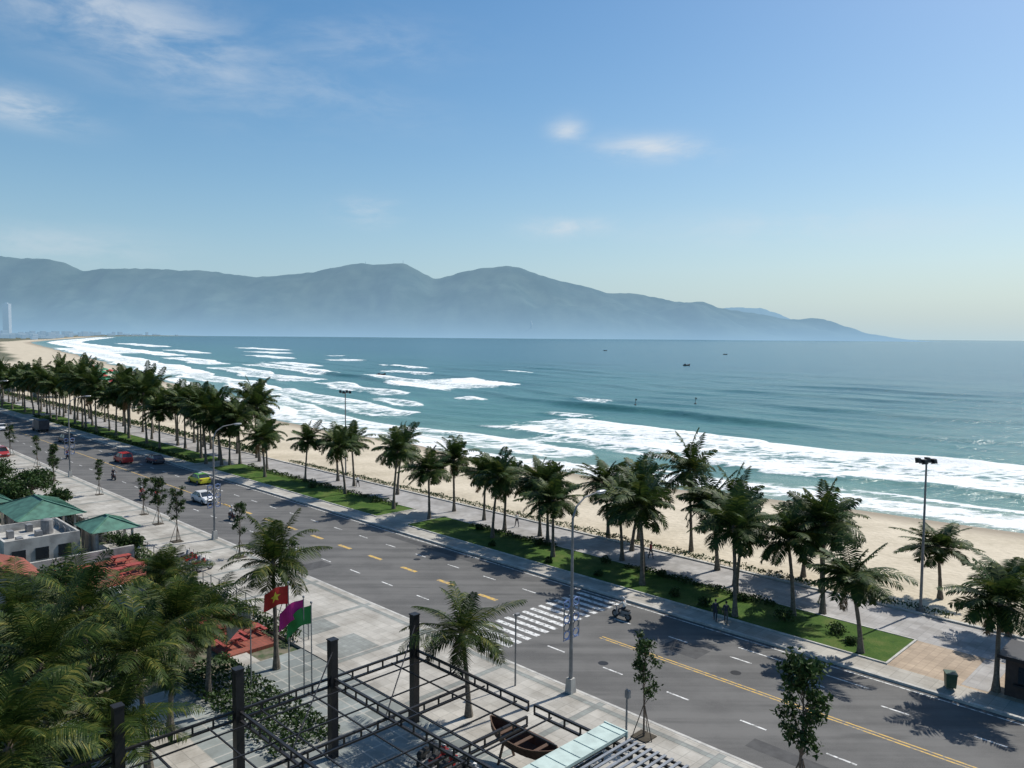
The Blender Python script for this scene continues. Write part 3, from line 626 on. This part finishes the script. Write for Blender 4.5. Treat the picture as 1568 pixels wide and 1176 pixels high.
# ------------------------------------------------------------------ vehicles
def car(s,t,colr,heading=1,kind='sedan',taxi=False,roof=None):
    e=empty('car' if not taxi else 'taxi_car',Q(s,t,.0),math.radians(-45 if heading<0 else 135))
    P=simple('car_paint',colr,.25,.05,spec=.7); PR=simple('car_roof_paint',roof,.25,.05) if roof else P
    L,Wd=(4.4,1.75) if kind=='sedan' else (4.6,1.85); Hh=1.45 if kind=='sedan' else 1.75
    if kind=='sedan': low=[(-2.2,.55),(-2.15,.92),(-1.6,1.0),(1.05,.98),(1.9,.85),(2.2,.62)]
    else: low=[(-2.3,.6),(-2.28,1.1),(-1.9,1.12),(1.1,1.1),(2.05,.98),(2.3,.7)]
    mb=MB(); 
    def sect(x,z,zb=.28):
        w=Wd/2*(1-.08*(abs(x)/2.3)**3); return [(x,-w*.94,zb),(x,-w,zb+.22),(x,-w*.97,z-.08),(x,-w*.86,z),(x,w*.86,z),(x,w*.97,z-.08),(x,w,zb+.22),(x,w*.94,zb)]
    R_=[sect(x,z) for x,z in low]
    for A,B in zip(R_,R_[1:]):
        for k in range(8): mb.poly([A[k],A[(k+1)%8],B[(k+1)%8],B[k]][::-1],0)
    mb.poly(R_[0],0); mb.poly(R_[-1][::-1],0); mb.build('body',[P],parent=e,bevel=0)
    zb=low[2][1]-.02; xr,xf=(-1.75,1.15) if kind=='sedan' else (-2.15,1.25); tr,tf=(-1.05,.35) if kind=='sedan' else (-1.85,.4)
    w=Wd/2*.9; wt=Wd/2*.72
    mb=MB(); mb.hexa([(xr,-w,zb),(xf,-w,zb),(xf,w,zb),(xr,w,zb),(tr,-wt,Hh-.06),(tf,-wt,Hh-.06),(tf,wt,Hh-.06),(tr,wt,Hh-.06)],0); mb.build('windows',[M_GLASS],parent=e)
    mb=MB(); mb.box(((tr+tf)/2,0,Hh-.03),(tf-tr+.08,wt*2+.06,.07),0)
    for x0,x1 in ((xr,tr),(xf,tf),((xr+xf)/2,(tr+tf)/2)):
        for sg in (-1,1): mb.beam((x0,sg*(w+.005),zb),(x1,sg*(wt+.01),Hh-.05),.07,.05,0)
    mb.build('roof',[PR],parent=e)
    mb=MB()
    for x in (-1.35,1.38):
        for sg in (-1,1): 
            y=sg*Wd/2; mb.tube([(x,y-sg*.2,.32),(x,y+sg*.015,.32)],[.32,.32],16,0); mb.tube([(x,y+sg*.01,.32),(x,y+sg*.03,.32)],[.18,.16],10,1)
    mb.build('wheels',[M_RUBBER,M_GALV],parent=e)
    mb=MB()
    for sg in (-1,1): mb.box((low[-1][0]-.05,sg*.62,.68),(.12,.34,.14),0); mb.box((low[0][0]+.02,sg*.66,.8),(.1,.26,.16),1); mb.box((.75,sg*(Wd/2+.05),1.02),(.16,.18,.12),2)
    mb.box((low[-1][0]+.01,0,.5),(.06,.9,.16),2); mb.box((0,0,.3),(L*.93,Wd*.9,.12),2)
    if taxi: mb.box((-.3,0,Hh+.07),(.2,.5,.13),0)
    mb.build('lights_trim',[M_WHITE,M_RED,M_RUBBER],parent=e)
    return e
car(139.6,46.6,(.4,.03,.03),1,'suv'); car(135.5,50.3,(.03,.035,.06),1); car(113,48.2,(.6,.55,.03),1,'sedan',True,(.12,.32,.08)); car(99.5,43.0,(.7,.7,.7),-1)
car(203,42.4,(.7,.7,.7),-1); car(160,33.2,(.35,.03,.03),-1,'suv'); car(173,47,(.05,.05,.06),1,'suv')
e=empty('pickup_truck',Q(196,48.3,0),math.radians(135)); mb=MB(); mb.box((-.8,0,1.6),(4.2,2.1,2.0),0); mb.box((2.2,0,1.25),(1.5,2.0,1.6),1,(.8,.9)); mb.box((2.85,0,1.5),(.1,1.6,.6),2); mb.box((.3,0,.5),(5.8,1.0,.2),2)
for x in (-1.8,2.1):
    for sg in (-1,1): mb.tube([(x,sg*.75,.42),(x,sg*1.02,.42)],[.42,.42],14,2)
mb.build('body',[simple('truck_box',(.06,.06,.07),.5),simple('truck_cab',(.1,.1,.13),.3),M_RUBBER],parent=e)
# ------------------------------------------------------------------ people
def figure(parent,J,shirt,trouser,zsplit,head,face=Vector((1,0,0)),helmet=None,hands=()):
    names=list(J['v'].keys()); me=bpy.data.meshes.new('body'); me.from_pydata([J['v'][n][0] for n in names],[(names.index(a),names.index(b)) for a,b in J['e']],[])
    o=bpy.data.objects.new('body',me); COL.objects.link(o); o.modifiers.new('skin','SKIN')
    for i,n in enumerate(names): 
        d=me.skin_vertices[0].data[i]; r=J['v'][n][1]; d.radius=r if hasattr(r,'__len__') else (r,r); d.use_root=(n=='pelvis')
    sb=o.modifiers.new('sub','SUBSURF'); sb.levels=2; sb.render_levels=2
    dg=bpy.context.evaluated_depsgraph_get(); nm=bpy.data.meshes.new_from_object(o.evaluated_get(dg)); o.modifiers.clear(); o.data=nm
    for x in (shirt,trouser,M_SKIN,M_RUBBER): nm.materials.append(x)
    J2=J['v']; 
    def near(c):
        return min(names,key=lambda n:(Vector(J2[n][0])-c).length)
    for p in nm.polygons:
        n=near(p.center); p.use_smooth=True
        p.material_index={'h':2,'n':2,'w':2,'k':1,'a':1,'f':3,'p':1,'q':1}.get(n[0],0)
    o.parent=parent
    mb=MB(); h=Vector(head); mb.ball(h,(.085,.075,.115),0,14,10); f=face.normalized(); sd=f.cross(Vector((0,0,1))).normalized()
    mb.tube([h+f*.07+Vector((0,0,.01)),h+f*.105-Vector((0,0,.025))],[.008,.016],5,0)
    for sg in (-1,1): mb.ball(h+f*.072+sd*sg*.03+Vector((0,0,.012)),.011,1,6,4); mb.ball(h+sd*sg*.076,(.015,.02,.03),0,6,4)
    mb.beam(h+f*.078-sd*.022-Vector((0,0,.055)),h+f*.078+sd*.022-Vector((0,0,.055)),.01,.008,2)
    if helmet: mb.ball(h+Vector((0,0,.03))-f*.012,(.125,.125,.13),3,14,8)
    else: mb.ball(h+Vector((0,0,.03))-f*.02,(.092,.088,.108),1,12,8)
    for c,d in hands:
        c=Vector(c); d=Vector(d).normalized(); q=d.cross(Vector((0,1,.1))).normalized()
        mb.ball(c+d*.04,(.028,.022,.045),0,8,5)
        for k,l in enumerate((.065,.075,.07,.055)): b=c+d*.07+q*(k-1.5)*.018; mb.tube([b,b+d*l*.5,b+d*l*.85+Vector((.012,0,-.01))],[.009,.008,.006],5,0)
        b=c+d*.03+q*.03; mb.tube([b,b+q*.025+d*.03,b+q*.02+d*.055],[.011,.009,.007],5,0)
    mb.build('head_and_hands',[M_SKIN,M_HAIR,M_RED,helmet or M_HAIR],smooth=True,parent=parent)
def walker(s,t,rz,shirt,trouser,z=.15):
    e=empty('person',Q(s,t,z),rz)
    V={'pelvis':((0,0,.93),(.15,.12)),'belly':((0,0,1.1),(.14,.11)),'chest':((.02,0,1.32),(.17,.12)),'neck':((.03,0,1.47),.055),'nk2':((.04,0,1.55),.05)}
    E=[('pelvis','belly'),('belly','chest'),('chest','neck'),('neck','nk2')]
    for sg,l in ((1,'l'),(-1,'r')):
        f=.22*sg
        V.update({'s'+l:((.02,.17*sg,1.40),.065),'e'+l:((-.08*sg,.24*sg,1.14),.048),'w'+l:((-.12*sg+.08,.25*sg,.9),.03),
          'p'+l:((0,.09*sg,.86),.095),'k'+l:((f*.55+.04,.1*sg,.49),.06),'a'+l:((f,.1*sg,.1),.042),'f'+l:((f+.14,.11*sg,.04),.038)})
        E+=[('chest','s'+l),('s'+l,'e'+l),('e'+l,'w'+l),('pelvis','p'+l),('p'+l,'k'+l),('k'+l,'a'+l),('a'+l,'f'+l)]
    figure(e,{'v':V,'e':E},shirt,trouser,.9,(.05,0,1.64),hands=[((V['wl'][0]),(.1,0,-1)),((V['wr'][0]),(.1,0,-1))])
SH1=simple('shirt_dark',(.03,.03,.05),.8);SH2=simple('shirt_white',(.6,.6,.58),.8);SH3=simple('shirt_red',(.35,.05,.05),.8);TR=simple('trousers',(.03,.035,.05),.8);HEL=simple('helmet',(.5,.5,.5),.3)
walker(30.6,52.9,1.2,SH1,TR); walker(29.8,53.1,1.2,SH1,simple('trousers_b',(.1,.09,.08),.8)); walker(62,63,2.2,SH2,TR); walker(94,63,2.3,SH2,TR); walker(44,63.5,-.7,SH3,TR)
def motorbike(s,t,head,rider=True,colr=(.1,.02,.02),z=0):
    e=empty('motorbike',Q(s,t,z),math.radians(-45 if head<0 else 135) if head in(-1,1) else head)
    P=simple('bike_paint',colr,.3,.1); mb=MB()
    for x in (-.62,.62):
        mb.tube([(x,-.05,.3),(x,.05,.3)],[.3,.3],18,0); mb.tube([(x,-.06,.3),(x,.06,.3)],[.17,.17],12,2)
    mb.beam((.62,0,.3),(.42,0,.95),.12,.07,2); mb.beam((-.62,.09,.3),(-.1,.09,.4),.05,.08,2); mb.box((-.05,0,.38),(.5,.24,.28),2)
    mb.hexa([(-.75,-.12,.55),(.1,-.1,.4),(.1,.1,.4),(-.75,.12,.55),(-.78,-.14,.75),(.05,-.1,.68),(.05,.1,.68),(-.78,.14,.75)],1)
    mb.hexa([(.2,-.17,.32),(.42,-.17,.36),(.42,.17,.36),(.2,.17,.32),(.36,-.14,.92),(.5,-.1,.95),(.5,.1,.95),(.36,.14,.92)],1)
    mb.box((-.38,0,.8),(.72,.26,.09),0,(.95,.85)); mb.box((.64,0,.62),(.3,.12,.05),1); mb.box((.48,0,.93),(.14,.16,.14),3)
    mb.tube([(.32,-.34,1.03),(.42,0,.98),(.32,.34,1.03)],[.018,.02,.018],6,2); mb.tube([(-.75,-.14,.33),(-.1,-.14,.3)],[.05,.03],7,2)
    for sg in (-1,1): mb.tube([(.36,sg*.25,1.03),(.38,sg*.28,1.18)],[.008,.008],4,2); mb.ball((.38,sg*.3,1.2),(.02,.06,.035),0,8,5)
    mb.build('bike',[M_RUBBER,P,M_GREY,M_WHITE],parent=e)
    if rider:
        V={'pelvis':((-.3,0,.95),(.15,.13)),'belly':((-.27,0,1.12),(.14,.11)),'chest':((-.2,0,1.34),(.165,.12)),'neck':((-.17,0,1.48),.055),'nk2':((-.15,0,1.56),.05)}
        E=[('pelvis','belly'),('belly','chest'),('chest','neck'),('neck','nk2')]
        for sg,l in ((1,'l'),(-1,'r')):
            V.update({'s'+l:((-.19,.18*sg,1.41),.06),'e'+l:((.02,.27*sg,1.17),.045),'w'+l:((.27,.3*sg,1.07),.03),'p'+l:((-.22,.1*sg,.9),.09),'k'+l:((.18,.19*sg,.8),.062),'a'+l:((.1,.18*sg,.4),.042),'f'+l:((.25,.18*sg,.34),.038)})
            E+=[('chest','s'+l),('s'+l,'e'+l),('e'+l,'w'+l),('pelvis','p'+l),('p'+l,'k'+l),('k'+l,'a'+l),('a'+l,'f'+l)]
        r=empty('rider'); r.parent=e
        figure(r,{'v':V,'e':E},random.choice([SH1,SH2,SH3]),TR,.9,(-.13,0,1.66),helmet=HEL,hands=[(V['wl'][0],(.9,.1,-.25)),(V['wr'][0],(.9,-.1,-.25))])
motorbike(36.2,48.5,1,True,(.25,.25,.25)); motorbike(87.6,41.2,-1); motorbike(104,38.8,-1,True,(.03,.05,.2)); motorbike(106.5,37.8,-1,True); motorbike(150,41,-1,True); motorbike(124,40,-1,True)
for i in range(5): motorbike(30.5-i*.8,24.6+.1*(i%2),math.radians(60),False,random.choice([(.3,.02,.02),(.03,.03,.03),(.3,.3,.32)]),.1)
for i in range(6): motorbike(70+i*.9,30.2,math.radians(60),False,random.choice([(.3,.02,.02),(.03,.03,.03),(.3,.3,.32)]),.15)
def bin_(s,t):
    mb=MB(); mb.box((0,0,.55),(.55,.6,.8),0,(1.15,1.15)); mb.box((0,0,1.0),(.68,.74,.1),0); mb.beam((-.3,.33,.95),(.3,.33,.95),.05,.05,1)
    for x in (-.25,.25): mb.tube([(x,.3,.12),(x+.06,.3,.12)],[.12,.12],10,1)
    mb.build('rubbish_bin',[simple('bin_green',(.02,.06,.035),.5),M_RUBBER],loc=Q(s,t,.15),rotz=-.3)
bin_(14.3,53.3)
mb=MB(); mb.sbox(8.6,11.7,54.8,57.5,.14,2.5,0); mb.sbox(8.2,12.1,54.4,57.9,2.5,2.7,1); mb.sbox(9.2,11,54.74,54.8,1.1,2.1,2); mb.sbox(9,11.2,54.5,54.74,.95,1.05,1); mb.build('beach_kiosk',[simple('dark_wood',(.05,.035,.03),.7),M_STEEL,M_GLASS])
# ------------------------------------------------------------------ parasols & beach huts at the far left
def parasol(s,t,colr,r=1.6,h=2.6):
    mb=MB(); mb.tube([(0,0,-.3),(0,0,h)],[.04,.03],6,1)
    for i in range(10):
        a,b=2*math.pi*i/10,2*math.pi*(i+1)/10
        mb.poly([(0,0,h),(math.cos(a)*r*.6,math.sin(a)*r*.6,h-.28),(math.cos(b)*r*.6,math.sin(b)*r*.6,h-.28)]); mb.poly([(math.cos(a)*r*.6,math.sin(a)*r*.6,h-.28),(math.cos(a)*r,math.sin(a)*r,h-.65),(math.cos(b)*r,math.sin(b)*r,h-.65),(math.cos(b)*r*.6,math.sin(b)*r*.6,h-.28)])
    return mb
pm=parasol(0,0,0).build('pm',[simple('parasol_green',(.03,.22,.12),.7),M_GALV],link=False).data
pr=parasol(0,0,0).build('pm2',[simple('parasol_red',(.45,.06,.05),.7),M_GALV],link=False).data
for i in range(40):
    s=240+i*6+random.random()*3; inst(pm if random.random()<.8 else pr,'beach_parasol',Q(s,float(tsh(s))-22-random.random()*12,-.2),0,1.5)
pavilion('green_roof_pavilion',330,346,72,84,4); pavilion('green_roof_pavilion',290,300,71,79,3.5); pavilion('green_roof_pavilion',380,400,72,90,5); pavilion('green_roof_pavilion',440,470,72,95,6)
# ------------------------------------------------------------------ boats, markers
def fboat(x,y,L,rz):
    mb=MB(); rings=[]
    for i in range(11):
        u=i/10*2-1; w_=.16*(1-abs(u)**2.4)+.004; z=.13+.07*max(u,0)**2*2; rings.append([Vector((u*.5,-w_,z)),Vector((u*.46,-w_*.6,0.0)),Vector((u*.46,w_*.6,0.0)),Vector((u*.5,w_,z))])
    for A,B in zip(rings,rings[1:]):
        for k in range(3): mb.poly([A[k],B[k],B[k+1],A[k+1]],0)
        mb.poly([A[0],A[3],B[3],B[0]],1)
    mb.box((-.2,0,.18),(.22,.16,.12),1,(.85,.85)); mb.tube([(.1,0,.1),(.1,0,.3)],[.008,.005],5,0)
    o=mb.build('fishing_boat',[M_WOOD,simple('boat_cabin',(.12,.12,.14),.6)],loc=(x,y,SEA-.05),rotz=rz); o.scale=(L,L,L)
for x,y,L in ((142.4,640,6.5),(148,1250,6),(285,1050,6),(-75.7,452,5.5)): fboat(x,y,L,random.uniform(-.4,.4))
for x,y in ((42.4,268),(64.6,275)):
    mb=MB(); mb.tube([(0,0,-2),(0,0,2.2)],[.09,.06],6); mb.poly([(0,0,2.2),(.5,.1,2.05),(.5,.12,1.6),(0,0,1.55)],0); mb.ball((0,0,.1),(.4,.4,.25),0,10,6); mb.build('marker_buoy',[M_STEEL,M_RED],loc=(x,y,SEA))
# ------------------------------------------------------------------ distant city
mb=MB(); r=random.Random(5)
for i in range(170):
    s=r.uniform(2300,6200); t=float(tsh(s))-r.uniform(70,600)*(s/4000); h=r.choice([8,8,12,12,15,20,25]) ; w=r.uniform(15,40)
    mb.sbox(s,s+w,t,t+w*.7,0,h,0); 
    for k in range(int(h/4)): mb.sbox(s-.1,s+w+.1,t-.1,t+w*.7+.1,k*4+1.4,k*4+2.8,1)
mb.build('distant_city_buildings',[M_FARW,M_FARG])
mb=MB(); x0,y0=-3280,5100
for k in range(48): mb.box((x0,y0,k*4.2+1.5),(40,30,2.9),0); mb.box((x0,y0,k*4.2+3.55),(39,29,1.2),1)
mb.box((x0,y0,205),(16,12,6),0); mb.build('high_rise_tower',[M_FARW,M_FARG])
mb=MB()
for x,h in ((-1044,35),(-1400,22)):
    z=674; mb.tube([(x,7500,z-20),(x,7500,z+h+15)],[3,1.5],5)
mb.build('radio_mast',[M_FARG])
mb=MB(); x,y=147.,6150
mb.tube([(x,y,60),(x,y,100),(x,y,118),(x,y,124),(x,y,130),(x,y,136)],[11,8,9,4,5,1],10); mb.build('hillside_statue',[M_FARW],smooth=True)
# ------------------------------------------------------------------ sky & sun
SUN=Vector((.80*math.cos(math.radians(50)),.60*math.cos(math.radians(50)),math.sin(math.radians(50))))
w=bpy.data.worlds.new('World'); scene.world=w; w.use_nodes=True; w.node_tree.nodes.clear(); N=NT(w)
sk=N.node('ShaderNodeTexSky',sky_type='NISHITA',sun_disc=False,sun_elevation=math.radians(50),sun_rotation=math.atan2(SUN.x,SUN.y),air_density=1.0,dust_density=1.0,ozone_density=1.5,altitude=0)
tc=N.node('ShaderNodeTexCoord'); sx=N.node('ShaderNodeSeparateXYZ'); N.l.new(tc.outputs['Generated'],sx.inputs[0])
X,Y,Zs=sx.outputs; az=N.math('ARCTAN2',X,Y); el=N.math('ARCSINE',Zs)
mp=N.node('ShaderNodeMapping'); mp.inputs['Scale'].default_value=(1,1,3.2); N.l.new(tc.outputs['Generated'],mp.inputs[0])
nz=N.noise(mp.outputs[0],7,7,.62,.6); nz2=N.noise(mp.outputs[0],22,5,.6,.4)
def blob(a,e,wa,we,k,tilt=0):
    da=N.math('SUBTRACT',az,a); de=N.math('SUBTRACT',N.math('SUBTRACT',el,e),N.math('MULTIPLY',da,tilt))
    q=N.math('ADD',N.math('POWER',N.math('ABSOLUTE',N.math('DIVIDE',da,wa)),2),N.math('POWER',N.math('ABSOLUTE',N.math('DIVIDE',de,we)),2))
    return N.math('MULTIPLY',N.math('EXPONENT',N.math('MULTIPLY',q,-1)),k)
tot=None
for b in [(.067,.25,.02,.014,.75),(.175,.228,.065,.014,.85,-.05),(-.185,.15,.035,.016,.7),(.07,.136,.05,.012,.7),(-.56,.235,.06,.018,.75,-.1),(-.46,.335,.17,.05,.6,-.25),(-.28,.30,.15,.03,.25,-.2),(-.52,.095,.1,.02,.35),(-.2,.34,.12,.03,.25),(.35,.13,.2,.02,.25)]:
    x=blob(*b); tot=x if tot is None else N.math('MAXIMUM',tot,x)
cl=N.math('MULTIPLY',tot,N.step(N.math('ADD',N.math('MULTIPLY',nz,.7),N.math('MULTIPLY',nz2,.3)),.34,.68))
cl=N.math('MULTIPLY',cl,1.1,clamp=True)
hs=N.node('ShaderNodeHueSaturation'); hs.inputs['Hue'].default_value=.495; hs.inputs['Saturation'].default_value=1.38; hs.inputs['Value'].default_value=1.25; N.l.new(sk.outputs[0],hs.inputs['Color'])
hz=N.math('MULTIPLY',N.math('EXPONENT',N.math('DIVIDE',N.math('MAXIMUM',el,0.0),-.15)),.94)
hcol=N.mix(N.step(az,-.4,.6),(4.0,6.1,7.7),(5.3,7.0,7.7))
base=N.mix(hz,hs.outputs[0],hcol)
mixc=N.mix(cl,base,(7.4,8,8.6))
bg=N.node('ShaderNodeBackground'); N.l.new(mixc,bg.inputs[0]); bg.inputs[1].default_value=.093
wo=N.node('ShaderNodeOutputWorld'); N.l.new(bg.outputs[0],wo.inputs[0])
sl=bpy.data.lights.new('sun','SUN'); sl.energy=5.0; sl.angle=math.radians(.5); sl.color=(1,.95,.87); so=bpy.data.objects.new('sun',sl); COL.objects.link(so); so.rotation_euler=SUN.to_track_quat('Z','Y').to_euler()
scene.view_settings.view_transform='Standard'; scene.view_settings.look='None'; scene.view_settings.exposure=0
# ------------------------------------------------------------------ camera
cam=bpy.data.cameras.new('camera'); co=bpy.data.objects.new('camera',cam); COL.objects.link(co); scene.camera=co
cam.sensor_width=36; cam.lens=1200/1568*36; cam.clip_start=.5; cam.clip_end=60000
co.matrix_world=Matrix.Translation((0,0,22))@Matrix.Rotation(math.radians(90-3.55),4,'X')@Matrix.Rotation(math.radians(.46),4,'Z')
